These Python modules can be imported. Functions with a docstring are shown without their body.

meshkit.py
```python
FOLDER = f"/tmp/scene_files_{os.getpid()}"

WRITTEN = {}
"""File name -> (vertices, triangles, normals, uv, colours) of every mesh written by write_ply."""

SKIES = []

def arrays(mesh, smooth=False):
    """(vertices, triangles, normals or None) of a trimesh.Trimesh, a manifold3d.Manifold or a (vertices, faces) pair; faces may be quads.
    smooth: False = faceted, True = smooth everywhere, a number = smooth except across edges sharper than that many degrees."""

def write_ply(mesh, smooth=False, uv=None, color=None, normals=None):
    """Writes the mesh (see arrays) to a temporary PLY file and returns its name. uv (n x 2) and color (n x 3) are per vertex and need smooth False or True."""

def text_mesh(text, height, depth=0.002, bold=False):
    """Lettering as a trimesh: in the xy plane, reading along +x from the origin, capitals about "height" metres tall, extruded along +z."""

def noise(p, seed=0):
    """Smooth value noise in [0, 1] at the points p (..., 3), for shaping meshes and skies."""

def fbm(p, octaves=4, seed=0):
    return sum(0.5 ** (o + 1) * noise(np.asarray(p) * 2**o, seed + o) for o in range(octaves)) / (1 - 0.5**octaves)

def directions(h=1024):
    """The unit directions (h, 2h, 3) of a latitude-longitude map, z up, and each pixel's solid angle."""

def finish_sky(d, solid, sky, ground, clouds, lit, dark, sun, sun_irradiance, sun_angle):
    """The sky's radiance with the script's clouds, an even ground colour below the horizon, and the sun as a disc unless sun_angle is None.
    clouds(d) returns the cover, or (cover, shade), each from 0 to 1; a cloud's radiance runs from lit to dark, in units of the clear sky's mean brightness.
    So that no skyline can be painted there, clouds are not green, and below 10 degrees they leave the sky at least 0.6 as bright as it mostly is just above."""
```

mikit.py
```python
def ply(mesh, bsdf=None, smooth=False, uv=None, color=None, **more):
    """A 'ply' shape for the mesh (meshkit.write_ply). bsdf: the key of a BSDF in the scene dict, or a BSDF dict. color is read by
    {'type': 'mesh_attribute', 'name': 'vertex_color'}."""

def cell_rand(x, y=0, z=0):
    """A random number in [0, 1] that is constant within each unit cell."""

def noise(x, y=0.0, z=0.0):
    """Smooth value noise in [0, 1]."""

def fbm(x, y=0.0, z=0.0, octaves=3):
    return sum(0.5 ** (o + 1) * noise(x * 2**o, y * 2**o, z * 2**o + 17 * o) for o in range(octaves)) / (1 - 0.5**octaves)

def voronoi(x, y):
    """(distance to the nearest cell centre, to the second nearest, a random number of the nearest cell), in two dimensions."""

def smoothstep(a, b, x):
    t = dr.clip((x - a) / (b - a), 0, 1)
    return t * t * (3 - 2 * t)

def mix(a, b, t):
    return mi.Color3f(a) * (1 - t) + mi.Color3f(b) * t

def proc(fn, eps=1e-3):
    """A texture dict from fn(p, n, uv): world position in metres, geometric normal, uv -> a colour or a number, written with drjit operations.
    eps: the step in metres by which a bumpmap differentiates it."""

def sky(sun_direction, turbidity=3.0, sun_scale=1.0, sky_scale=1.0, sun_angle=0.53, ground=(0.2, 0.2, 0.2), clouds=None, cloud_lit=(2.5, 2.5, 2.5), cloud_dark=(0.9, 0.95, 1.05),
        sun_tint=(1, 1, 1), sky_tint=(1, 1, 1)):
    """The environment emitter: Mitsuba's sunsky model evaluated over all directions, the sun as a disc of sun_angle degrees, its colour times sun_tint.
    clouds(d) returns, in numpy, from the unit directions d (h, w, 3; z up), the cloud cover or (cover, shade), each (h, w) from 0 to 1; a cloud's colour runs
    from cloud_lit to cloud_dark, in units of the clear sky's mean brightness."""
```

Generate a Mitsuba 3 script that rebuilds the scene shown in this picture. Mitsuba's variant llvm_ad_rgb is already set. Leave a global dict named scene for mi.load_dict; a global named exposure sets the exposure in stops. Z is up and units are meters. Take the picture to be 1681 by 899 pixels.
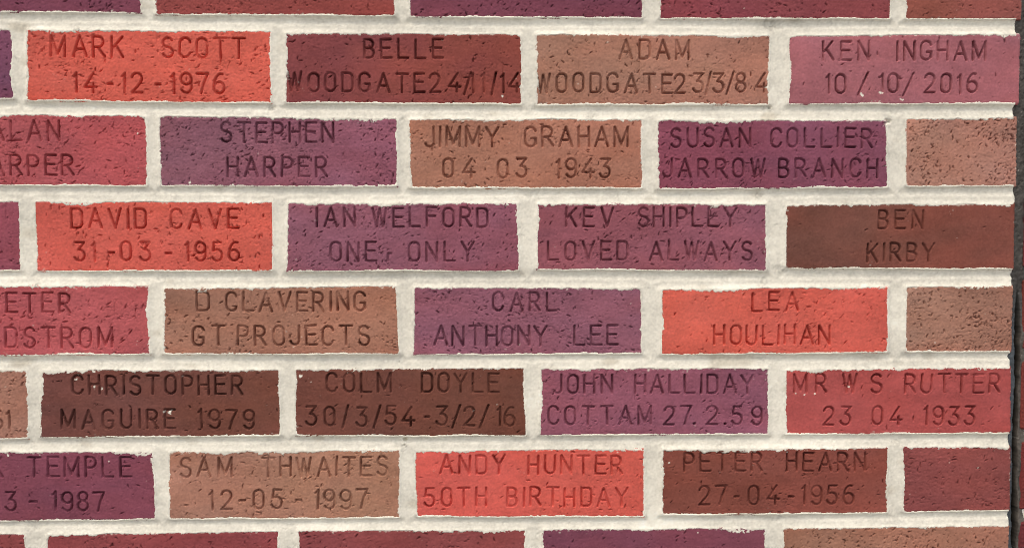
import math
import numpy as np, trimesh
import mitsuba as mi
import mikit, meshkit
from scipy.ndimage import gaussian_filter, rotate

T = mi.ScalarTransform4f
scene, labels = {}, {}

# ------------------------------------------------------------------ camera, sky, exposure
W, H = 1681.0, 899.0                      # pixel units in which the photograph was measured
Z0 = 1.45                                 # height above the pavement of the wall's measuring origin
CAM = np.array([-0.47170957, -0.72830283, Z0 - 0.22630632])
FOC = 1326.35276                          # focal length in those pixels


def rot(a, b, c):
    Rz = np.array([[np.cos(a), -np.sin(a), 0], [np.sin(a), np.cos(a), 0], [0, 0, 1]])
    Rx = np.array([[1, 0, 0], [0, np.cos(b), -np.sin(b)], [0, np.sin(b), np.cos(b)]])
    Ry = np.array([[np.cos(c), 0, np.sin(c)], [0, 1, 0], [-np.sin(c), 0, np.cos(c)]])
    return Rz @ Rx @ Ry


R = rot(-0.01904246, -0.04480516, 0.00315192)
scene['camera'] = {'type': 'perspective', 'fov_axis': 'x', 'fov': math.degrees(2 * math.atan(W / 2 / FOC)), 'near_clip': 0.02, 'far_clip': 500.0,
                   'to_world': T().look_at(origin=CAM.tolist(), target=(CAM + R[:, 1]).tolist(), up=R[:, 2].tolist())}
SUN = (-0.26, -0.36, 0.90)
scene['sky'] = mikit.sky(SUN, turbidity=3, sun_scale=0.22, sun_angle=28, sky_scale=1.0, ground=(0.2, 0.19, 0.18),
                         clouds=lambda d: (np.ones(d.shape[:2]), 0.9 * (1 - d[..., 2])), cloud_lit=(2.6, 2.57, 2.52), cloud_dark=(0.95, 0.97, 1.0))
exposure = 2.6


def wall_pt(x, y):
    """The point (X, Z) in metres on the face of the wall that was measured at this pixel of the photograph."""
    d = R @ np.array([(x - W / 2) / FOC, 1.0, -(y - H / 2) / FOC])
    k = -CAM[1] / d[1]
    return np.array([CAM[0] + k * d[0], CAM[2] + k * d[2]])


# ------------------------------------------------------------------ materials
def vcol(rough, spec):
    return {'type': 'twosided', 'bsdf': {'type': 'principled', 'base_color': {'type': 'mesh_attribute', 'name': 'vertex_color'}, 'roughness': rough, 'specular': spec}}


scene['clay'] = vcol(1.0, 0.08)
scene['lime_mortar'] = vcol(0.95, 0.15)
scene['plain_clay'] = {'type': 'twosided', 'bsdf': {'type': 'bumpmap', 'scale': 0.0012, 'relief': mikit.proc(lambda p, n, uv: mikit.fbm(p.x * 420, p.z * 560, p.y * 420, octaves=3), eps=4e-4),
                       'bsdf': {'type': 'principled', 'base_color': {'type': 'mesh_attribute', 'name': 'vertex_color'}, 'roughness': 1.0, 'specular': 0.08}}}
scene['rubber'] = vcol(0.6, 0.35)


def lin(c):
    c = np.asarray(c, float) / 255
    return np.where(c <= 0.04045, c / 12.92, ((c + 0.055) / 1.055) ** 2.4)


ALB = np.array([1.05, 1.07, 1.17])
MORTAR = np.array([0.745, 0.722, 0.65])


def smooth01(a, b, x):
    t = np.clip((x - a) / (b - a), 0, 1)
    return t * t * (3 - 2 * t)


def field(rng, shape, sig):
    """Smooth random field, mean 0 and deviation 1; sig in cells (rows, columns)."""
    f = gaussian_filter(rng.standard_normal(shape).astype(np.float32), sig, mode='reflect')
    return (f - f.mean()) / (f.std() + 1e-9)


def slanted(rng, shape, sig, deg):
    n = int(1.5 * max(shape)) + 8
    m = int(1.5 * min(shape)) + int(abs(math.sin(math.radians(deg))) * max(shape)) + 8
    f = gaussian_filter(rng.standard_normal((m, n)).astype(np.float32), sig, mode='wrap')
    f = rotate(f, deg, reshape=False, order=1, mode='wrap')
    i, j = (f.shape[0] - shape[0]) // 2, (f.shape[1] - shape[1]) // 2
    f = f[i:i + shape[0], j:j + shape[1]]
    return (f - f.mean()) / (f.std() + 1e-9)


# ------------------------------------------------------------------ stamped lettering (single-line capitals)
def arc(cx, cy, rx, ry, a0, a1, n=9):
    a = np.radians(np.linspace(a0, a1, n))
    return [(cx + rx * np.cos(t), cy + ry * np.sin(t)) for t in a]


def stadium(w, r=0.27):
    return [arc(w / 2, 1 - r, w / 2, r, 180, 0) + arc(w / 2, r, w / 2, r, 0, -180) + [(0, 1 - r)]]


def bowl(x0, x1, y0, y1, x_start=0.0):
    r = (y1 - y0) / 2
    k = min(r, (x1 - x0) * 0.62)
    return [(x_start, y1)] + arc(x1 - k, (y0 + y1) / 2, k, r, 90, -90) + [(x_start, y0)]


def s_curve(w):
    return [arc(w / 2, 0.755, w / 2 * 0.94, 0.245, 28, 180, 9) + arc(w / 2, 0.73, w / 2 * 0.94, 0.2, 200, 265, 5) + arc(w / 2, 0.27, w / 2, 0.25, 78, 0, 6) + arc(w / 2, 0.255, w / 2, 0.255, -15, -158, 9)]


G = {  # width, strokes in units of the capital height
    'A': (.66, [[(0, 0), (.33, 1), (.66, 0)], [(.12, .34), (.54, .34)]]),
    'B': (.52, [[(0, 0), (0, 1)], bowl(0, .48, .52, 1), bowl(0, .52, 0, .52)]),
    'C': (.54, [arc(.27, .72, .27, .28, 12, 180) + arc(.27, .28, .27, .28, 180, 348)]),
    'D': (.55, [[(0, 0), (0, 1), (.3, 1)] + arc(.31, .76, .24, .24, 90, 0, 5) + arc(.31, .24, .24, .24, 0, -90, 5) + [(0, 0)]]),
    'E': (.52, [[(.52, 1), (0, 1), (0, 0), (.54, 0)], [(0, .53), (.45, .53)]]),
    'F': (.52, [[(.52, 1), (0, 1), (0, 0)], [(0, .53), (.44, .53)]]),
    'G': (.58, [arc(.28, .72, .28, .28, 15, 180) + arc(.28, .28, .28, .28, 180, 330) + [(.54, .42), (.32, .42)], [(.56, .42), (.56, .12)]]),
    'H': (.54, [[(0, 0), (0, 1)], [(.54, 0), (.54, 1)], [(0, .52), (.54, .52)]]),
    'I': (.02, [[(.01, 0), (.01, 1)]]),
    'J': (.46, [[(.46, 1), (.46, .25)] + arc(.23, .24, .23, .24, 0, -165, 8)]),
    'K': (.56, [[(0, 0), (0, 1)], [(.52, 1), (.03, .42)], [(.2, .6), (.56, 0)]]),
    'L': (.52, [[(0, 1), (0, 0), (.52, 0)]]),
    'M': (.68, [[(0, 0), (0, 1), (.34, .12), (.68, 1), (.68, 0)]]),
    'N': (.57, [[(0, 0), (0, 1), (.57, 0), (.57, 1)]]),
    'O': (.54, stadium(.54)),
    'P': (.52, [[(0, 0), (0, 1)], bowl(0, .52, .45, 1)]),
    'R': (.56, [[(0, 0), (0, 1)], bowl(0, .51, .47, 1), [(.24, .47), (.56, 0)]]),
    'S': (.52, s_curve(.52)),
    'T': (.62, [[(0, 1), (.62, 1)], [(.31, 1), (.31, 0)]]),
    'U': (.54, [[(0, 1), (0, .27)] + arc(.27, .27, .27, .27, 180, 360) + [(.54, 1)]]),
    'V': (.62, [[(0, 1), (.31, 0), (.62, 1)]]),
    'W': (.74, [[(0, 1), (.2, 0), (.37, .95), (.54, 0), (.74, 1)]]),
    'Y': (.64, [[(0, 1), (.32, .46), (.64, 1)], [(.32, .46), (.32, 0)]]),
    '0': (.52, stadium(.52)),
    '1': (.16, [[(0, .84), (.1, .92), (.14, 1), (.14, 0)]]),
    '2': (.54, [arc(.27, .73, .26, .27, 170, -20, 10) + [(.42, .46), (0, 0), (.54, 0)]]),
    '3': (.52, [[(.02, 1), (.5, 1), (.2, .6)] + arc(.24, .3, .28, .3, 95, -160, 11)]),
    '4': (.62, [[(.44, .0), (.44, .46)], [(.46, 1), (0, .28), (.62, .28)]]),
    '5': (.52, [[(.48, 1), (.08, 1), (.04, .56)] + arc(.24, .31, .28, .31, 120, -160, 11)]),
    '6': (.54, [arc(.27, .29, .27, .29, 150, 510, 15), arc(.38, .3, .38, .7, 180, 95, 6) + [(.46, .97)]]),
    '7': (.56, [[(0, 1), (.56, 1), (.34, .5), (.2, 0)]]),
    '8': (.52, [arc(.26, .76, .23, .24, -90, 270, 14), arc(.26, .26, .26, .26, 90, 450, 14)]),
    '9': (.54, [arc(.27, .71, .27, .29, 0, 360, 15), [(.54, .71)] + [(.54, .35)] + arc(.27, .3, .27, .3, 0, -150, 8)]),
    '-': (.32, [[(0, .44), (.32, .44)]]),
    '/': (.36, [[(0, -.12), (.36, 1.08)]]),
    '.': (.03, [[(0, .02), (.03, .02)]]),
    ',': (.28, [[(.08, 0), (0, -.02)], [(.1, -.02), (.14, .4), (.28, .36)]]),
}

# each line of each brick: (word, left px, right px) ..., top px, base px at the line's left end and, if it slopes, at its right end
TEXT = {
    '1b': [([('MARK', 84, 205), ('SCOTT', 266, 404)], 58.5, 94.5, 63, 96.5), ([('14', 121, 161), ('-', 176, 186), ('12', 200, 236), ('-', 254.5, 265), ('1976', 280, 370)], 119, 153, 119, 154.5)],
    '1c': [([('BELLE', 596, 728)], 64, 97), ([('WOODGATE', 471, 698), ('24', 704, 757), ('/', 761, 774), ('11', 771, 797), ('/', 806, 816), ('14', 821, 856)], 118.5, 151.5, 120, 153)],
    '1d': [([('ADAM', 1016, 1132)], 65, 98.5), ([('WOODGATE', 879, 1104), ('23', 1106, 1155), ('/', 1157, 1168), ('3', 1170, 1189), ('/', 1192, 1206), ('84', 1207, 1261)], 120, 153)],
    '1e': [([('KEN', 1350, 1428), ('INGHAM', 1471, 1618)], 67.5, 100.5), ([('10', 1355, 1389.5), ('/', 1407, 1425.5), ('10', 1443, 1475), ('/', 1481, 1500.5), ('2016', 1515.5, 1604)], 121, 154)],
    '2a': [([('ALAN', -17, 99)], 196, 231), ([('HARPER', -46, 122)], 254, 289)],
    '2b': [([('STEPHEN', 362, 549)], 200, 234.5), ([('HARPER', 372.5, 538)], 257, 291)],
    '2c': [([('JIMMY', 696, 819), ('GRAHAM', 860, 1032)], 207.5, 242), ([('04', 726, 780), ('03', 816, 866), ('1943', 912, 1003)], 260, 293)],
    '2d': [([('SUSAN', 1100, 1233), ('COLLIER', 1263.5, 1433)], 210, 243), ([('JARROW', 1087, 1256), ('BRANCH', 1277, 1441)], 260, 292.5)],
    '3b': [([('DAVID', 116, 241), ('CAVE', 280, 393)], 342, 376), ([('31', 121, 158), ('-', 176, 187.5), ('03', 197, 248), ('-', 271, 282.5), ('1956', 303, 394)], 396, 429)],
    '3c': [([('IAN', 519, 584), ('WELFORD', 611, 802)], 340, 373), ([('ONE', 541, 619), (',', 632, 644), ('ONLY', 671, 779)], 396, 429.5)],
    '3d': [([('KEV', 928, 1007), ('SHIPLEY', 1046, 1210)], 340, 373), ([('LOVED', 899, 1032), ('ALWAYS', 1066, 1235)], 395.5, 428)],
    '3e': [([('BEN', 1441, 1516)], 344, 376), ([('KIRBY', 1422, 1535)], 398, 430)],
    '4a': [([('PETER', -18, 118)], 480, 514), ([('NDSTROM', -22, 186)], 536, 571)],
    '4b': [([('D', 322, 345), ('CLAVERING', 371, 602)], 479, 512, 477.5, 510.5), ([('GT', 316, 370), ('PROJECTS', 390, 608)], 534, 568, 533, 566.5)],
    '4c': [([('CARL', 809, 915)], 479, 511), ([('ANTHONY', 712, 899), ('LEE', 941, 1015)], 533, 567)],
    '4d': [([('LEA', 1233, 1311)], 479, 511), ([('HOULIHAN', 1171, 1363)], 533, 566)],
    '5a': [([('61', -14, 17)], 672, 705)],
    '5b': [([('CHRISTOPHER', 117, 400)], 615, 648), ([('MAGUIRE', 100, 289), ('1979', 325, 418)], 671, 704)],
    '5c': [([('COLM', 535, 643), ('DOYLE', 691, 820)], 611, 644), ([('30', 502, 551), ('/', 561, 573), ('3', 585, 604), ('/', 611, 625.5), ('54', 632, 682), ('-', 697, 706), ('3', 716, 736), ('/', 741, 757.5), ('2', 760, 780), ('/', 786, 802.5), ('16', 815, 846)], 666, 699)],
    '5d': [([('JOHN', 906, 1005), ('HALLIDAY', 1041, 1238)], 613.5, 646), ([('COTTAM', 899, 1070), ('27', 1088, 1135), ('.', 1137, 1143), ('2', 1158, 1179), ('.', 1188, 1194), ('59', 1201, 1251)], 665, 697)],
    '5e': [([('MR', 1302, 1357), ('W', 1382, 1407), ('S', 1428, 1448), ('RUTTER', 1484, 1642)], 613, 645.5), ([('23', 1350, 1398), ('04', 1431, 1482), ('1933', 1515.5, 1601)], 666, 698)],
    '6a': [([('K', -15, 6), ('TEMPLE', 45, 216)], 749, 783.5), ([('3', 8, 27), ('-', 47, 61), ('1987', 85, 173)], 806, 839)],
    '6b': [([('SAM', 295, 381), ('THWAITES', 429, 637)], 750, 783.5, 749, 781.5), ([('12', 344, 382), ('-', 392, 403), ('05', 415, 464.5), ('-', 484, 495), ('1997', 516, 605)], 804, 837, 801, 835)],
    '6c': [([('ANDY', 722, 830), ('HUNTER', 866, 1022)], 746, 778), ([('50TH', 696, 800), ('BIRTHDAY', 832, 1031)], 799, 831)],
    '6d': [([('PETER', 1121, 1251), ('HEARN', 1290, 1421)], 741, 773), ([('27', 1146, 1193), ('-', 1204, 1213), ('04', 1227, 1280), ('-', 1293.5, 1304), ('1956', 1315, 1402)], 795, 828)],
}
STROKE = 0.94                              # half the width of a stamped stroke, mm


def letters_of(key, rng):
    """[(strokes as point lists in wall millimetres, depth, slope of the depth)] for one brick."""
    out = []
    for line in TEXT.get(key, []):
        words, t0, b0 = line[:3]
        t1, b1 = line[3:] if len(line) > 3 else (t0, b0)
        xa, xb = words[0][1], words[-1][2]
        for word, x0, x1 in words:
            k0, k1 = ((x - xa) / max(xb - xa, 1) for x in (x0, x1))
            tl, bl = wall_pt(x0, t0 + (t1 - t0) * k0) * 1000, wall_pt(x0, b0 + (b1 - b0) * k0) * 1000
            br = wall_pt(x1, b0 + (b1 - b0) * k1) * 1000
            h = tl[1] - bl[1] - 1.6 * STROKE
            length = np.linalg.norm(br - bl) - 1.8 * STROKE
            ex = (br - bl) / np.linalg.norm(br - bl)
            ey = np.array([-ex[1], ex[0]])
            org = bl + ex * 0.9 * STROKE + ey * 0.8 * STROKE
            ws = [G[c][0] * h for c in word]
            squeeze, gap = 1.0, 0.0
            if len(word) == 1:
                squeeze = length / ws[0] if word not in '.' else 1.0
            else:
                gap = (length - sum(ws)) / (len(word) - 1)
                if gap < 3.4:
                    squeeze = (length - 3.4 * (len(word) - 1)) / sum(ws)
                    gap = 3.4
            at = 0.0
            for c, w in zip(word, ws):
                turn, dy, dx = rng.normal(0, 0.018), rng.normal(0, 0.3), rng.normal(0, 0.22)
                depth = rng.uniform(2.2, 3.4) * (1.25 if c in '-/.' else 1.0)
                tilt = rng.normal(0, 0.022, 2)
                w2 = w * squeeze
                lines = []
                for s in G[c][1]:
                    p = np.array(s, float)
                    p = np.stack([p[:, 0] * h * squeeze, p[:, 1] * h], 1)
                    m = np.array([w2 / 2, h / 2])
                    q = p - m
                    q = np.stack([q[:, 0] - turn * q[:, 1], q[:, 1] + turn * q[:, 0]], 1) + m + [at + dx, dy]
                    lines.append(org + q[:, :1] * ex + q[:, 1:] * ey)
                mid = org + ex * (at + w2 / 2) + ey * h / 2
                out.append((lines, depth, tilt, mid, 1.15 if c == '.' else (1.12 if c == '-' else 1.0)))
                at += w2 + gap
    return out


def line_distance(px, pz, lines):
    d2 = np.full(px.shape, 1e9)
    for l in lines:
        for a, b in zip(l[:-1], l[1:]):
            ab = b - a
            t = np.clip(((px - a[0]) * ab[0] + (pz - a[1]) * ab[1]) / max(ab @ ab, 1e-9), 0, 1)
            d2 = np.minimum(d2, (px - a[0] - t * ab[0]) ** 2 + (pz - a[1] - t * ab[1]) ** 2)
    return np.sqrt(d2)


# ------------------------------------------------------------------ the visible bricks
# key: corners in px (left top, left bottom, right top, right bottom x; top left, top right, bottom left, bottom right y), colour left, colour right, roughness, label
N = None
BR = {
    '0a': ((N, N, 231, 231, N, N, 19.5, 21), (120, 66, 82), (120, 66, 80), .7, 'dark purple brick in the top course at the left edge'),
    '0b': ((257, 257, 648, 648, N, N, 24, 26), (140, 70, 66), (146, 72, 66), .9, 'red brown brick in the top course above the two topmost left name bricks'),
    '0c': ((674, 674, 1054, 1054, N, N, 28, 29.5), (122, 66, 78), (120, 66, 80), .7, 'dark purple brick in the middle of the top course'),
    '0d': ((1084, 1084, 1461, 1461, N, N, 30.5, 30.5), (138, 68, 74), (132, 68, 70), .8, 'dark crimson brick in the top course'),
    '0e': ((1487, 1487, 1675, 1675, N, N, 31, 31), (140, 80, 68), (146, 82, 74), .5, 'short brown red brick in the top right corner'),
    '1a': ((N, N, 19, 22, 46, 46, 162, 162), (120, 72, 92), (120, 72, 92), .5, 'dark purple brick cut off at the left edge beside the orange 1976 brick'),
    '1b': ((46, 46, 444, 445, 50, 52, 165, 169), (204, 93, 77), (206, 95, 78), .8, 'bright orange brick stamped with a date in 1976'),
    '1c': ((469, 470, 855, 856, 54.5, 57, 168.5, 171), (130, 68, 68), (138, 72, 62), .4, 'dark red brick stamped 24/11/14'),
    '1d': ((880, 880, 1263, 1262, 57, 59, 172, 171.5), (162, 116, 95), (166, 115, 96), .55, 'tan brown brick stamped 23/3/84'),
    '1e': ((1296, 1295, 1673, 1670.5, 60, 56.5, 171, 170), (160, 98, 103), (161, 97, 102), .15, 'smooth dusky pink brick stamped 10/10/2016'),
    '2a': ((N, N, 240, 241, 188, 190.5, 303.7, 304.5), (170, 86, 88), (172, 82, 84), .95, 'rough crimson brick with two cut off lines, beside a purple brick'),
    '2b': ((261, 265, 651, 652, 191.5, 195, 304.5, 306), (135, 87, 98), (140, 84, 98), 1.0, 'rough purple brick with two stamped lines under the orange 1976 brick'),
    '2c': ((673, 673, 1054, 1054, 197, 196.5, 309, 309), (164, 113, 91), (167, 112, 91), .6, 'tan brick stamped 04 03 1943'),
    '2d': ((1080, 1080, 1454, 1457, 197.5, 198, 310, 307.5), (134, 72, 86), (128, 74, 90), .5, 'plum coloured brick stamped JARROW BRANCH'),
    '2e': ((1488, 1488, 1668.5, 1667, 196, 193, 305.5, 305), (170, 122, 103), (165, 117, 101), 1.2, 'short salmon tan speckled brick without lettering under the pink brick'),
    '3a': ((N, N, 31, 33, 330.5, 330.5, 443.7, 443.7), (144, 76, 88), (147, 76, 87), .95, 'purple red brick cut off at the left edge beside the orange 1956 brick'),
    '3b': ((58, 61, 447, 447, 331, 332.5, 444.5, 444), (199, 91, 78), (203, 93, 77), .6, 'orange brick stamped with a date in March 1956'),
    '3c': ((474, 472, 850, 852, 334.5, 332.5, 444, 444), (137, 86, 99), (142, 84, 96), .8, 'purple brick stamped ONE, ONLY'),
    '3d': ((882, 882, 1257, 1257, 334.5, 335.5, 442, 443.5), (144, 83, 91), (140, 83, 94), .7, 'mauve red brick stamped LOVED ALWAYS'),
    '3e': ((1291, 1291, 1664.5, 1663, 337, 334.5, 439.5, 441), (112, 72, 61), (129, 74, 62), .1, 'smooth brown brick with two short stamped words, beside the dark joint'),
    '4a': ((N, N, 243, 247, 469.5, 469.5, 582.5, 580.5), (172, 84, 88), (174, 86, 86), .7, 'crimson brick with two cut off lines under the orange March 1956 brick'),
    '4b': ((270, 268, 650, 654, 473, 470, 581, 579.5), (154, 109, 89), (162, 112, 90), .7, 'brownish tan brick with two long stamped lines, fourth course of name bricks'),
    '4c': ((681, 680, 1052, 1054, 472.5, 472, 581, 580), (140, 87, 100), (138, 86, 99), .9, 'rough purple brick between the tan brick and the orange brick of its course'),
    '4d': ((1087, 1086, 1456.5, 1456.5, 475, 471, 581, 578), (204, 95, 78), (201, 92, 78), .5, 'bright orange brick without a date, right of the middle'),
    '4e': ((1488, 1487, 1661.5, 1660, 471, 470, 577, 577), (158, 117, 98), (156, 110, 91), 1.3, 'short greyish tan speckled brick without lettering'),
    '5a': ((N, N, 45, 46, 607.5, 607.5, 719.5, 719.5), (162, 114, 95), (162, 114, 95), .9, 'tan brick cut off at the left edge beside a dark brown brick'),
    '5b': ((66, 67, 457.5, 460, 607, 607, 717.5, 714), (110, 68, 61), (115, 71, 58), .25, 'dark brown brick stamped with 1979 in its second line'),
    '5c': ((486, 485, 860, 863, 606, 604, 714, 714), (112, 68, 57), (112, 69, 56), .2, 'dark brown brick stamped 30/3/54-3/2/16'),
    '5d': ((888, 888, 1261, 1261, 605, 604, 713, 712), (142, 83, 96), (139, 82, 97), .6, 'purple brick stamped 27.2.59 in its second line'),
    '5e': ((1290.5, 1290, 1658.5, 1658, 607, 602.5, 712.5, 710), (168, 80, 76), (167, 79, 75), .15, 'smooth red brick stamped 23 04 1933'),
    '6a': ((N, N, 250.5, 255, 741.5, 741, 854, 852), (125, 68, 80), (128, 70, 83), .3, 'dark plum brick with a cut off date in 1987'),
    '6b': ((278, 277, 656, 656, 740.5, 738, 851.5, 848.5), (164, 116, 96), (162, 117, 93), .6, 'tan brick stamped 12-05-1997'),
    '6c': ((681, 684, 1056, 1057, 739.5, 736.5, 847.5, 846.5), (200, 89, 78), (203, 91, 77), .3, 'orange red brick stamped 50TH BIRTHDAY'),
    '6d': ((1087.5, 1087, 1457, 1457, 736.5, 735, 844, 841), (126, 71, 59), (135, 74, 63), .4, 'reddish brown brick stamped 27-04-1956'),
    '6e': ((1482, 1483, 1658, 1657.5, 734, 733, 839.5, 837), (134, 72, 69), (138, 74, 69), .8, 'short dark red brick without lettering beside the joint'),
    '7a': ((N, N, 40, 41, 876.5, 876.5, N, N), (140, 70, 68), (140, 70, 68), .6, 'red brick in the bottom left corner'),
    '7b': ((77, 77, 456, 456, 876.5, 872, N, N), (138, 68, 68), (140, 68, 69), .7, 'red brick in the bottom course under the tan 1997 brick'),
    '7c': ((490, 490, 862, 862, 870.5, 869, N, N), (134, 68, 68), (137, 70, 68), .7, 'dull red brick in the bottom course under the orange birthday brick'),
    '7d': ((891, 891, 1257, 1257, 868, 866, N, N), (120, 66, 80), (122, 68, 80), .4, 'dark purple brick in the bottom course'),
    '7e': ((1286, 1285, 1656, 1656, 867, 863, N, N), (154, 109, 88), (160, 110, 90), .9, 'tan brick in the bottom right corner'),
}
LONG = 213.0


def corners(c):
    """(left top, left bottom, right top, right bottom) in wall millimetres."""
    xlt, xlb, xrt, xrb, ztl, ztr, zbl, zbr = c
    p = lambda x, y: wall_pt(x, y) * 1000
    top = ztl is not None
    bot = zbl is not None
    xl_t, xl_b = (0.0, 0.0) if xlt is None else (xlt, xlb)
    if bot:
        LB, RB = p(xl_b, zbl), p(xrb, zbr)
    if top:
        LT, RT = p(xl_t, ztl), p(xrt, ztr)
    if not top:
        LT, RT = LB + [0, 62.0], RB + [0, 62.0]
    if not bot:
        LB, RB = LT - [0, 62.0], RT - [0, 62.0]
    if xlt is None:                       # the rest of the brick lies beyond the left edge of the photograph
        LT = RT + (LT - RT) * LONG / np.linalg.norm(LT - RT)
        LB = RB + (LB - RB) * LONG / np.linalg.norm(LB - RB)
    return LT, LB, RT, RB


Q = {k: corners(v[0]) for k, v in BR.items()}
BASE = {}
FRAME = np.array([wall_pt(0, 0), wall_pt(W, 0), wall_pt(W, H), wall_pt(0, H)]) * 1000
FX0, FX1, FZ0, FZ1 = FRAME[:, 0].min() - 6, FRAME[:, 0].max(), FRAME[:, 1].min() - 6, FRAME[:, 1].max() + 6


def box_sdf(q, x, z):
    """Signed distance (mm, negative inside) to a brick's outline, and to which side it is nearest (0 left, 1 right, 2 bottom, 3 top)."""
    LT, LB, RT, RB = q
    xl = LB[0] + (LT[0] - LB[0]) * (z - LB[1]) / (LT[1] - LB[1])
    xr = RB[0] + (RT[0] - RB[0]) * (z - RB[1]) / (RT[1] - RB[1])
    zb = LB[1] + (RB[1] - LB[1]) * (x - LB[0]) / (RB[0] - LB[0])
    zt = LT[1] + (RT[1] - LT[1]) * (x - LT[0]) / (RT[0] - LT[0])
    d = np.stack([xl - x, x - xr, zb - z, z - zt])
    r = 1.2
    dx, dz = np.maximum(d[0], d[1]) + r, np.maximum(d[2], d[3]) + r
    s = np.hypot(np.maximum(dx, 0), np.maximum(dz, 0)) + np.minimum(np.maximum(dx, dz), 0) - r
    return s, np.argmax(d, 0)


def axis(a, b, lo, hi, fine, coarse):
    """Grid positions from a to b, fine between lo and hi and coarse elsewhere."""
    out, at = [], a
    while at < b:
        out.append(at)
        at += fine if lo - coarse < at < hi + 1e-6 else coarse
    return np.array(out + [b])


def grid_faces(nv, nu, keep=None):
    i = np.arange(nv * nu).reshape(nv, nu)
    a, b, c, d = i[:-1, :-1], i[:-1, 1:], i[1:, 1:], i[1:, :-1]
    if keep is not None:
        a, b, c, d = (m[keep] for m in (a, b, c, d))
    a, b, c, d = (m.ravel() for m in (a, b, c, d))
    return np.vstack([np.stack([a, b, c], 1), np.stack([a, c, d], 1)])


SPECKS = [(311, 299, 1.1), (1605, 768.5, 1.0), (1036, 498, 0.9), (996, 70, 1.0), (226, 219, .6), (825, 158, 1.6), (1394, 634, .9), (1306, 646, .8), (1320, 647, .8), (1338, 646, .8), (226, 559, .7), (154, 610, 1.4),
          (125, 622, 1.5), (155, 635, 1.6), (168, 637, 1.1), (179, 757, 1.0), (12, 747, 1.4), (493, 617, 1.6), (1414, 155, 1.8), (1446, 153, 1.7), (1479, 164, 1.8), (1098, 758, .7), (978, 873, .6), (1145, 874, .6), (278, 676, 1.4), (270, 676, 1.2)]
SPECKS = [(wall_pt(x, y) * 1000, r) for x, y, r in SPECKS]
CELL = 0.56


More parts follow.
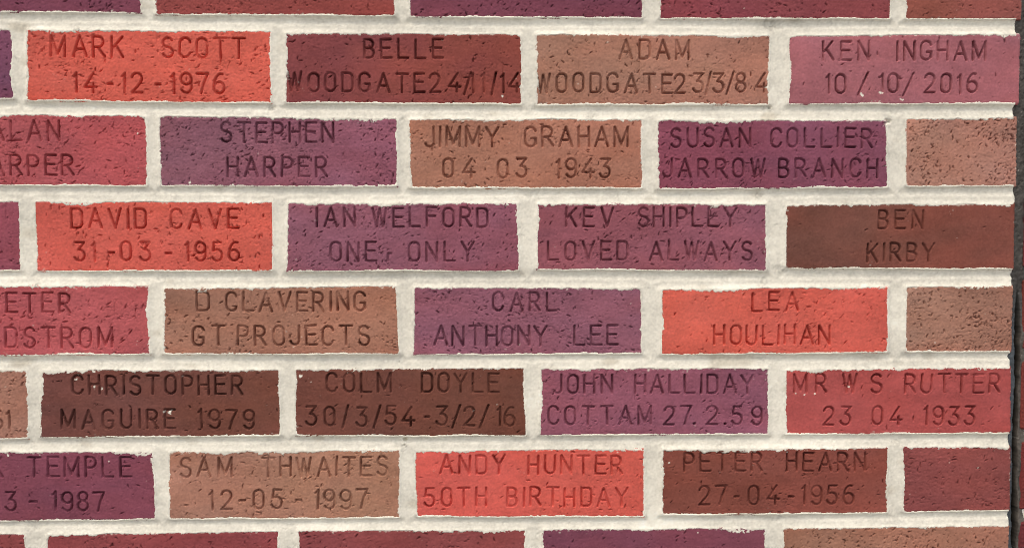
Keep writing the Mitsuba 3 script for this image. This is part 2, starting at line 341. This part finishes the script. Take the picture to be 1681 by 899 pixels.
def make_brick(key, seed):
    c, col0, col1, rough, label = BR[key]
    rng = np.random.default_rng(seed)
    LT, LB, RT, RB = Q[key]
    L, Hh = np.linalg.norm(RB - LB), np.linalg.norm(LT - LB)
    m = 0.9                                # a little beyond the outline, for the drop of the arris
    u = axis(-m, L + m, FX0 - LB[0], FX1 - LB[0], CELL, 3.0)
    v = axis(-m, Hh + m, FZ0 - LB[1], FZ1 - LB[1], CELL, 3.0)
    U, V = np.meshgrid(u, v)
    s, t = U / L, V / Hh
    X = (1 - t) * ((1 - s) * LB[0] + s * RB[0]) + t * ((1 - s) * LT[0] + s * RT[0])
    Z = (1 - t) * ((1 - s) * LB[1] + s * RB[1]) + t * ((1 - s) * LT[1] + s * RT[1])
    sh = U.shape
    base = rng.normal(0.35, 0.3)
    tilt = rng.normal(0, 0.003, 2)
    BASE[key] = (base, tilt, L, Hh)
    h = base + tilt[0] * (U - L / 2) + tilt[1] * (V - Hh / 2) * 1.5
    # body of the clay: slow warp, drawn streaks, grain
    h += 0.09 * field(rng, sh, (24, 44)) + 0.03 * field(rng, sh, (7, 10))
    h += (0.02 + 0.014 * rough) * field(rng, sh, (1.0, 3.2)) + (0.042 + 0.038 * rough) * field(rng, sh, (0.8, 0.9))
    h += 0.02 * field(rng, sh, (0.6, 0.5))
    # torn surface where the clay was dragged
    where = smooth01(-1.0, 1.2, field(rng, sh, (14, 22)))
    for deg, amp in ((rng.uniform(25, 50), .5), (rng.uniform(-25, 10), .35)):
        f = slanted(rng, sh, (0.7, 1.5), deg)
        h -= amp * (0.2 + 0.65 * rough) * (0.35 + 0.65 * where) * np.clip(f - 1.1, 0, 1.5)

    def stamp(cx, cz, length, width, ang, depth, lip):
        r = length + 3
        i0, i1 = np.searchsorted(v, [cz - r, cz + r])
        j0, j1 = np.searchsorted(u, [cx - r, cx + r])
        if i1 - i0 < 2 or j1 - j0 < 2:
            return
        a, b = U[i0:i1, j0:j1] - cx, V[i0:i1, j0:j1] - cz
        p, q = a * math.cos(ang) + b * math.sin(ang), -a * math.sin(ang) + b * math.cos(ang)
        q = q + 0.12 * p * p / max(length, 1)
        e = (p / length) ** 2 + (q / width) ** 2
        h[i0:i1, j0:j1] -= depth * np.exp(-e * e * 1.2)
        h[i0:i1, j0:j1] += lip * np.exp(-(p / length) ** 2 - ((q + 1.7 * width) / (0.9 * width)) ** 2)

    area = L * Hh / 13000
    lean, loose, size = rng.choice([0.75, 0.75, 0.1, 1.45, -0.4]), rng.uniform(0.3, 0.7), rng.uniform(0.8, 1.3)
    if key in ('2e', '4e', '7e'):         # crumbly faces
        lean, loose, size = 1.3, 0.7, 0.85
    crumb = 1.5 if key in ('2e', '4e', '7e') else 1.0
    for _ in range(int(rng.poisson(620 * rough * area * crumb))):
        cx, cz = rng.uniform(1, L - 1), rng.uniform(1, Hh - 1)
        if rng.random() > 0.35 + 0.65 * where[min(np.searchsorted(v, cz), sh[0] - 1), min(np.searchsorted(u, cx), sh[1] - 1)]:
            continue
        kind = rng.random()
        ang = rng.normal(lean, loose) if kind < .6 else (rng.normal(0, 0.35) if kind < .8 else rng.normal(1.5, 0.25))
        big = rng.random() ** 3.0
        stamp(cx, cz, size * (0.5 + rng.random() * 0.5 + 1.3 * big), 0.36 + 0.26 * big * rng.random(), ang, (0.7 + 1.8 * big) * crumb, 0.10 * rng.random())
    for _ in range(int(rng.poisson((9 * rough + 1) * area))):       # upright drag lines
        stamp(rng.uniform(4, L - 4), rng.uniform(0.3, 0.95) * Hh, 3 + 10 * rng.random() ** 2, 0.38, math.pi / 2 + rng.normal(0, 0.03), rng.uniform(0.2, 0.7), 0.04)
    # the letters, stamped into the clay: sloping walls, uneven depth, a slight burr
    wear = 1 + 0.2 * field(rng, sh, (4, 5))
    press = (1.0 + 0.2 * (key in ('1b', '3b', '4d')) - 0.15 * (key in ('6c', '6b', '6d', '3e', '5c')))
    cut = np.zeros(sh)
    for lines, depth, tl, mid, fat in letters_of(key, rng):
        pts = np.vstack(lines)
        x0, z0 = pts.min(0) - 4
        x1, z1 = pts.max(0) + 4
        j0, j1 = np.searchsorted(u, [x0 - LB[0] - 3, x1 - LB[0] + 3])
        i0, i1 = np.searchsorted(v, [z0 - min(LB[1], RB[1]) - 6, z1 - min(LB[1], RB[1]) + 6])
        i0, j0 = max(i0 - 3, 0), max(j0 - 3, 0)
        if i1 - i0 < 2 or j1 - j0 < 2:
            continue
        w = np.s_[i0:i1, j0:j1]
        x, z = X[w], Z[w]
        d = line_distance(x, z, lines)
        k = np.clip(1 + tl[0] * (x - mid[0]) + tl[1] * (z - mid[1]), 0.35, 1.5) * np.clip(wear[w], .5, 1.4)
        hw = STROKE * fat
        cut[w] = np.maximum(cut[w], press * depth * k * (1 - smooth01(0.68 * hw, 1.18 * hw, d)))
        h[w] += 0.06 * np.exp(-((d - 1.9 * hw) / 0.6) ** 2)
    h -= cut
    # the arris: worn and ragged
    sd, side = box_sdf(Q[key], X, Z)
    sd = sd + 0.14 * field(rng, sh, (9, 9)) + 0.20 * field(rng, sh, (1.3, 1.3))
    inn = -sd
    e = np.clip((1.5 - inn) / 1.5, 0, 2.2)
    h -= 0.30 * e * e
    chips = smooth01(1.5, 2.4, field(rng, sh, (2.2, 3.5))) * np.exp(-np.clip(inn, 0, None) / 2.0)
    h -= 0.8 * chips
    # colour of the clay itself: drift along the brick, mottling, burnt sand, lime specks and smears
    a = s[..., None] + 0.12 * field(rng, sh, (12, 20))[..., None]
    a = smooth01(0.05, 0.95, a)
    col = (1 - a) * lin(col0) + a * lin(col1)
    col = col * (1 + 0.045 * field(rng, sh, (16, 30)) + 0.035 * field(rng, sh, (4, 8)) + 0.05 * field(rng, sh, (.8, .8)))[..., None]
    warm = 0.018 * field(rng, sh, (10, 24))[..., None]
    col = col * (1 + warm * np.array([1.0, -0.3, -1.0]))
    rim = np.exp(-np.clip(V, 0, None) / 3.5)[..., None] * rng.uniform(0, 0.5)   # the bottom arris fired a little redder
    col = col * (1 - rim) + rim * col * np.array([1.12, 0.92, 0.95])
    dust = smooth01(2.5, 3.8, 0.78 * field(rng, sh, (0.9, 1.2)) + (1.6 + 1.0 * (side == 3)) * np.exp(-np.clip(inn, 0, None) / 1.7) + 0.35 * field(rng, sh, (8, 14)))
    dust = np.clip(dust, 0, 1)
    for p, r in SPECKS:
        dd = np.hypot(X - p[0], Z - p[1])
        if dd.min() < 3:
            blob = 1 - smooth01(r * 0.5, r, dd + 0.4 * r * field(rng, sh, (1, 1)))
            dust = np.maximum(dust * 1.0, blob * 1.25)
            h = h + 0.08 * blob
    dust = np.clip(dust * np.where(dust > 1, 1, 0.55), 0, 1)[..., None]
    col = 0.95 * col + 0.05 * (col @ np.array([.2126, .7152, .0722]))[..., None]
    col = np.clip(col * ALB, 0.01, 0.9) * (1 - dust) + dust * MORTAR * 1.05
    # sides going back into the wall
    P = np.stack([X / 1000, -h / 1000, Z / 1000], -1)
    Pp = np.pad(P, ((1, 1), (1, 1), (0, 0)), mode='edge')
    deep = np.ones(Pp.shape[:2], bool)
    deep[1:-1, 1:-1] = False
    Pp[deep, 1] = 0.05
    Cp = np.pad(col, ((1, 1), (1, 1), (0, 0)), mode='edge')
    nv, nu = Pp.shape[:2]
    return trimesh.Trimesh(Pp.reshape(-1, 3), grid_faces(nv, nu), process=False), Cp.reshape(-1, 3)


count = {}


def numbered(name):
    n = count.get(name, 0)
    count[name] = n + 1
    return name if n == 0 else f'{name}_{n:03d}'


WALL = 'brick_wall'
labels[WALL] = {'label': 'long wall of red, orange, tan and purple name bricks in white mortar', 'category': 'wall', 'kind': 'thing'}
for n, key in enumerate(BR):
    mesh, col = make_brick(key, 1000 + n)
    k = numbered(WALL + '__brick')
    scene[k] = mikit.ply(mesh, 'clay', smooth=True, color=col)
    labels[k] = {'label': BR[key][4]}

# ------------------------------------------------------------------ the end of the wall at the movement joint
EDGE = np.array([wall_pt(x, y) for x, y in ((1673, -40), (1671.5, 20), (1669, 170), (1667, 300), (1663.5, 430), (1660.5, 560), (1658.2, 660), (1657.8, 780), (1656, 899), (1655, 950))]) * 1000
EDGE = EDGE[np.argsort(EDGE[:, 1])]


def edge_x(z):
    return np.interp(z, EDGE[:, 1], EDGE[:, 0])


# ------------------------------------------------------------------ mortar, tooled with a round iron: hollow joints
MC = 0.8
top_z = max(max(Q['0' + k][0][1], Q['0' + k][2][1]) for k in 'abcde') + 5.0
bot_z = min(min(Q['7' + k][1][1], Q['7' + k][3][1]) for k in 'abcde') - 5.0
mx = np.arange(FX0 - 24, EDGE[:, 0].max() + 3, MC)
mz = np.unique(np.concatenate([np.arange(FZ0, FZ1, MC), np.linspace(bot_z, FZ0, 24)[:-1], np.linspace(FZ1, top_z, 24)]))
MX, MZ = np.meshgrid(mx, mz)
sh = MX.shape
rng = np.random.default_rng(77)
SD = np.full(sh, 30.0)
SIDE = np.zeros(sh, int)
BARE = np.zeros(sh, bool)                # the brick ends at the joint carry no mortar
MB = np.zeros(sh)
for key, q in Q.items():
    P = np.array(q)
    j0, j1 = np.searchsorted(mx, [P[:, 0].min() - 16, P[:, 0].max() + 16])
    i0, i1 = np.searchsorted(mz, [P[:, 1].min() - 16, P[:, 1].max() + 16])
    if i1 <= i0 or j1 <= j0:
        continue
    w = np.s_[i0:i1, j0:j1]
    d, sd_side = box_sdf(q, MX[w], MZ[w])
    near = d < SD[w]
    SD[w] = np.where(near, d, SD[w])
    SIDE[w] = np.where(near, sd_side, SIDE[w])
    BARE[w] = np.where(near, (sd_side == 1) & (key[1] == 'e'), BARE[w])
    b0, tl, L_, H_ = BASE[key]
    lb = q[1]
    MB[w] = np.where(near, b0 + tl[0] * (MX[w] - lb[0] - L_ / 2) + tl[1] * (MZ[w] - lb[1] - H_ / 2) * 1.5, MB[w])
D = SD + 0.2 * field(rng, sh, (14, 14)) + 0.12 * field(rng, sh, (2.5, 2.5))
# how far the mortar is smeared over the arris: most on the top edges of bricks
reach = np.array([0.7, 0.6, 0.75, 1.0])[SIDE]
var = np.array([0.65, 0.6, 0.4, 0.95])[SIDE]
smear = 0.75 * reach + var * (0.95 * field(rng, sh, (9, 16)) + 0.5 * field(rng, sh, (1.6, 2.2)) + 0.45 * field(rng, sh, (0.8, 0.8)))
smear += np.where(SIDE == 3, 1.0, 0.4) * smooth01(1.2, 2.2, field(rng, sh, (4, 18)))
step = gaussian_filter(np.array([0.35, 0.3, 1.6, 0.25])[SIDE], 1.5)          # a sharp little drop under the brick above, softer elsewhere
hollow = gaussian_filter(np.array([0.9, 0.9, 0.8, 1.0])[SIDE], 3) + 0.2 * field(rng, sh, (25, 60))
flush = np.array([0.5, 0.5, 0.8, 0.4])[SIDE]
t = np.clip((D - flush) / (5.4 - flush), 0, 1)
hm = 0.12 - step * smooth01(flush, flush + 0.8, D) - hollow * np.sin(t * math.pi / 2) ** 1.15
hm -= 2.2 * np.clip(-D - np.clip(smear, 0.0, 5), 0, 5)
hm += MB * (1 - smooth01(0, 5, D))
hm += 0.055 * field(rng, sh, (0.8, 0.8)) + 0.05 * field(rng, sh, (2, 3)) + 0.08 * field(rng, sh, (6, 20))
hm -= 0.35 * smooth01(2.0, 3.0, field(rng, sh, (1.2, 1.6)))
for x, y, r, dp in ((665, 721, 1.9, 5), (663.5, 730.5, 1.0, 2.2), (1264, 176, 1.5, 2.4), (1455.5, 199, 2.0, 4), (1461, 199, 1.4, 3), (655, 594, 0.7, 1.5), (1250, 320, 1.1, .8), (1254, 457, 1.2, .8), (1245, 590, 1.6, .7), (461, 176, 1.6, .7), (444, 179, 2.2, .6), (1269, 35, 2.2, .7), (660, 196, 1.4, .8)):
    p = wall_pt(x, y) * 1000
    e = ((MX - p[0]) ** 2 + (MZ - p[1]) ** 2) / r ** 2
    hm -= dp * np.exp(-e * e)
for x0, y0, x1, y1 in ((273, 448, 267, 470), (1254, 455, 1250, 468), (1268, 34, 1263, 60)):       # hairline cracks
    a, b = wall_pt(x0, y0) * 1000, wall_pt(x1, y1) * 1000
    hm -= 0.5 * np.exp(-(line_distance(MX, MZ, [np.array([a, b])]) / 0.6) ** 2)
out = MX - edge_x(MZ) + 0.2 + 0.5 * field(rng, sh, (6, 6))
out += 2.2 * smooth01(wall_pt(1660, 330)[1] * 1000, wall_pt(1660, 30)[1] * 1000, MZ)
hm = np.where(out > 0, hm - 0.9 * out ** 2 - 1.0 * out, hm)
hm = np.where(BARE, -9.0, hm)
hm = np.maximum(hm, -14)
cell_in = np.minimum.reduce([SD[:-1, :-1], SD[1:, :-1], SD[:-1, 1:], SD[1:, 1:]]) * 0 + np.maximum.reduce([SD[:-1, :-1], SD[1:, :-1], SD[:-1, 1:], SD[1:, 1:]])
keep = (cell_in > -4.6) & (MX[:-1, :-1] < edge_x(MZ[:-1, :-1]) + 2.0)
grey = 1 + 0.045 * field(rng, sh, (10, 40)) + 0.03 * field(rng, sh, (3, 4)) + 0.05 * field(rng, sh, (.7, .7))
stain = smooth01(1.3, 2.8, field(rng, sh, (5, 9)))[..., None]
rub = np.zeros(sh)                         # dull, sandy patches where the pointing was patched
for x, y, r in ((125, 48, 5), (250, 60, 4), (970, 192, 5), (905, 205, 6), (1268, 42, 7), (1264, 178, 6), (905, 716, 5), (1246, 590, 4), (445, 178, 6), (1250, 460, 7), (1246, 322, 5), (60, 470, 5), (660, 735, 6), (1470, 725, 4), (1280, 850, 5), (1280, 440, 6)):
    p = wall_pt(x, y) * 1000
    rub = np.maximum(rub, np.exp(-((MX - p[0]) ** 2 + ((MZ - p[1]) * 1.3) ** 2) / r ** 2))
rub = smooth01(0.35, 0.75, rub + 0.18 * field(rng, sh, (2, 2)) + 0.1 * field(rng, sh, (.8, .8)))
hm += rub * 0.13 * field(rng, sh, (0.7, 0.7))
grey -= rub * (0.14 + 0.08 * field(rng, sh, (.8, .8)))
mcol = np.clip(MORTAR * grey[..., None], 0.05, 0.85)
mcol = mcol * (1 - 0.22 * stain * np.array([.9, 1.0, 1.15]))
faces = grid_faces(*sh, keep)
used, inv = np.unique(faces, return_inverse=True)
mv = np.stack([MX / 1000, -hm / 1000, MZ / 1000], -1).reshape(-1, 3)[used]
mcol = mcol.reshape(-1, 3)[used]
fine = trimesh.Trimesh(mv, inv.reshape(-1, 3), process=False)
XL, ZT = -1.55, 2.12                      # the wall goes on to the left, above and down to the pavement


def slab(x0, x1, y0, y1, z0, z1):
    m = trimesh.creation.box((x1 - x0, y1 - y0, z1 - z0))
    m.apply_translation(((x0 + x1) / 2, (y0 + y1) / 2, (z0 + z1) / 2))
    return m


ex = EDGE[:, 0].min() / 1000 - 0.004
slabs = [slab(XL, mx[0] / 1000, 0.0026, 0.09, 0, ZT), slab(mx[0] / 1000, ex, 0.0026, 0.09, top_z / 1000, ZT), slab(mx[0] / 1000, ex, 0.0026, 0.09, 0, bot_z / 1000),
         slab(mx[0] / 1000, ex, 0.016, 0.09, bot_z / 1000, top_z / 1000)]
scene[WALL + '__mortar'] = mikit.ply(fine, 'lime_mortar', smooth=True, color=mcol)
sm = trimesh.util.concatenate(slabs)
scene[WALL + '__core'] = mikit.ply(sm, 'lime_mortar', color=np.tile(MORTAR, (len(sm.vertices), 1)))
labels[WALL + '__mortar'] = {'label': 'off white mortar in hollow tooled joints between the name bricks'}


# ------------------------------------------------------------------ plain bricks beyond the photograph's frame
def plain_brick(L, Hh, seed):
    r = 0.0018
    pts = []
    for sx in (-1, 1):
        for sz in (-1, 1):
            for dx, dy, dz in ((r, 0, r), (0, r, r), (r, r, 0)):
                pts.append((sx * (L / 2 - dx), dy, sz * (Hh / 2 - dz)))
            pts.append((sx * L / 2, 0.05, sz * Hh / 2))
    return trimesh.Trimesh(pts, process=False).convex_hull


TONES = [(140, 66, 66), (116, 62, 80), (206, 88, 74), (162, 112, 90), (112, 66, 60), (130, 74, 96), (172, 78, 80)]
FULL = [(lambda m, c: mikit.ply(m, 'plain_clay', color=np.tile(lin(c) * ALB, (len(m.vertices), 1))))(plain_brick(.214, .0635, 0), c) for c in TONES]
HALF = [(lambda m, c: mikit.ply(m, 'plain_clay', color=np.tile(lin(c) * ALB, (len(m.vertices), 1))))(plain_brick(.1015, .0635, 0), c) for c in TONES]
rng = np.random.default_rng(5)


def put(wall, L, x, z):
    scene[numbered(wall + '__brick')] = {**(FULL if L > .15 else HALF)[rng.integers(len(TONES))], 'to_world': T().translate([x, rng.normal(-0.0003, 0.0003), z])}


course = 0.0747
for r in range(8):                        # to the left of the frame
    LT, LB, RT, RB = [p / 1000 for p in Q[f'{r}a']]
    x, z = min(LT[0], LB[0]) - 0.0105, (LT[1] + LB[1]) / 2
    while x - 0.214 > XL:
        put(WALL, .214, x - .107, z)
        x -= 0.2245
for step, z, n in ((1, top_z / 1000 + 0.005 + 0.0318, 30), (-1, bot_z / 1000 - 0.005 - 0.0318, 30)):
    odd = step > 0 
    while 0.032 < z < ZT - 0.03:
        half = not odd
        x = ex - 0.002
        if half:
            put(WALL, .1015, x - .0508, z)
            x -= 0.112
        while x - 0.214 > XL:
            put(WALL, .214, x - .107, z)
            x -= 0.2245
        odd = not odd
        z += step * course

# ------------------------------------------------------------------ the wall on the other side of the joint
WALL2 = numbered('brick_wall')
WALL2 = 'brick_wall_001'
labels[WALL2] = {'label': 'sliver of red brick wall at the right edge, right of the dark joint', 'category': 'wall', 'kind': 'thing'}
GAP = 0.0100
x_r = edge_x(np.array([wall_pt(1676, 760)[1] * 1000]))[0] / 1000 + GAP
zj = wall_pt(1676, 715)[1]                # a bed joint of that wall
RED = [(112, 52, 50), (104, 50, 52), (118, 58, 52)]
FULL2 = [mikit.ply(plain_brick(.214, .0635, 0), 'plain_clay', color=np.tile(lin(c) * ALB, (len(plain_brick(.214, .0635, 0).vertices), 1))) for c in RED]
HALF2 = [mikit.ply(plain_brick(.1015, .0635, 0), 'plain_clay', color=np.tile(lin(c) * ALB, (len(plain_brick(.1015, .0635, 0).vertices), 1))) for c in RED]
lean = (edge_x(EDGE[-1, 1]) - edge_x(EDGE[0, 1])) / (EDGE[-1, 1] - EDGE[0, 1])
z = zj + 0.0375 - course * round(zj / course - .5)
i = 0
while z < ZT - 0.03:
    off = float(np.clip((z - zj) * lean, -0.004, 0.012))
    half = i % 2 == 0
    x = x_r + off
    if half:
        scene[numbered(WALL2 + '__brick')] = {**HALF2[i % 3], 'to_world': T().translate([x + .0508, 0, z])}
        x += 0.112
    while x < x_r + 0.4:
        scene[numbered(WALL2 + '__brick')] = {**FULL2[(i * 5 + int(x * 40)) % 3], 'to_world': T().translate([x + .107, 0, z])}
        x += 0.2245
    z += course
    i += 1
m2 = slab(x_r + 0.004, x_r + 0.55, 0.0024, 0.09, 0, ZT)
scene[WALL2 + '__mortar'] = mikit.ply(m2, 'lime_mortar', color=np.tile(MORTAR, (len(m2.vertices), 1)))

# ------------------------------------------------------------------ the old sealant in the movement joint
sc = 0.55
sz = np.concatenate([np.linspace(0, FZ0, 120)[:-1], np.arange(FZ0, FZ1, sc), np.linspace(FZ1, ZT * 1000, 80)])
su = np.arange(-4.0, 16.0, sc)
SU, SZ = np.meshgrid(su, sz)
sh = SU.shape
rng = np.random.default_rng(9)
SX = SU + edge_x(SZ)
zz = lambda y: wall_pt(1667, y)[1] * 1000
low = 1 - smooth01(zz(560), zz(440), SZ)                  # 1 in the lower part, where it has split
hs = -2.6 + 0.45 * field(rng, sh, (14, 4)) + 0.22 * field(rng, sh, (2.2, 1.6)) * (1 - 0.6 * low) + 0.08 * field(rng, sh, (.8, .8))
hs += 0.5 * low - 0.6 * np.abs((SU - 5) / 5.0) ** 2 * 0.4
hs -= (1 - low) * 0.9 * smooth01(1.4, 2.4, field(rng, sh, (1.6, 1.2)))
path = 6.0 + 0.6 * field(rng, sh, (26, 400)) + 0.35 * field(rng, sh, (5, 400))
wide = 1.4 + 0.7 * field(rng, sh, (18, 400))
hs -= low * 9.0 * (1 - smooth01(np.clip(wide, 0.25, 2) * .6, np.clip(wide, 0.25, 2) + .7, np.abs(SU - path)))
hs += low * 0.9 * smooth01(path + .4, path + 2.5, SU) * (1 + 0.7 * field(rng, sh, (9, 5)))
right = smooth01(path, path + 1.5, SU) * low
scol = (1 - right)[..., None] * lin((70, 76, 83)) + right[..., None] * lin((84, 79, 75))
scol = (low[..., None]) * scol + (1 - low[..., None]) * lin((68, 65, 63))
scol = scol * (1 + 0.12 * field(rng, sh, (10, 4)) + 0.14 * field(rng, sh, (1, 1)))[..., None]
grit = smooth01(2.0, 2.6, field(rng, sh, (.9, .9)))[..., None] * 0.5
crack_shade = low * (1 - smooth01(np.clip(wide, 0.25, 2) * .6, np.clip(wide, 0.25, 2) + 1.0, np.abs(SU - path)))
scol = scol * (1 - 0.85 * crack_shade[..., None])          # shade inside the split, painted into the sealant colour
scol = np.clip(scol * (1 - grit) + grit * lin((150, 145, 140)), 0.008, 0.5)
sv = np.stack([SX / 1000, -hs / 1000, SZ / 1000], -1).reshape(-1, 3)
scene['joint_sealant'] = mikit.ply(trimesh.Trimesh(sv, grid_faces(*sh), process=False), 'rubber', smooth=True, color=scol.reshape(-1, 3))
labels['joint_sealant'] = {'label': 'strip of cracked dark grey sealant filling the upright joint at the right edge', 'category': 'sealant'}

# ------------------------------------------------------------------ pavement in front of the wall
scene['paving'] = {'type': 'roughplastic', 'alpha': 0.4, 'diffuse_reflectance': mikit.proc(lambda p, n, uv: mikit.mix((0.17, 0.165, 0.155), (0.25, 0.24, 0.225), mikit.fbm(p.x * 3, p.y * 3, 0.0, octaves=4)))}
pv = trimesh.Trimesh([(-80, -120, 0), (80, -120, 0), (80, 30, 0), (-80, 30, 0)], [(0, 1, 2), (0, 2, 3)], process=False)
scene['pavement'] = mikit.ply(pv, 'paving')
labels['pavement'] = {'label': 'grey concrete pavement in front of the brick walls', 'kind': 'structure'}
labels['sky'] = {'label': 'bright overcast sky', 'kind': 'structure'}
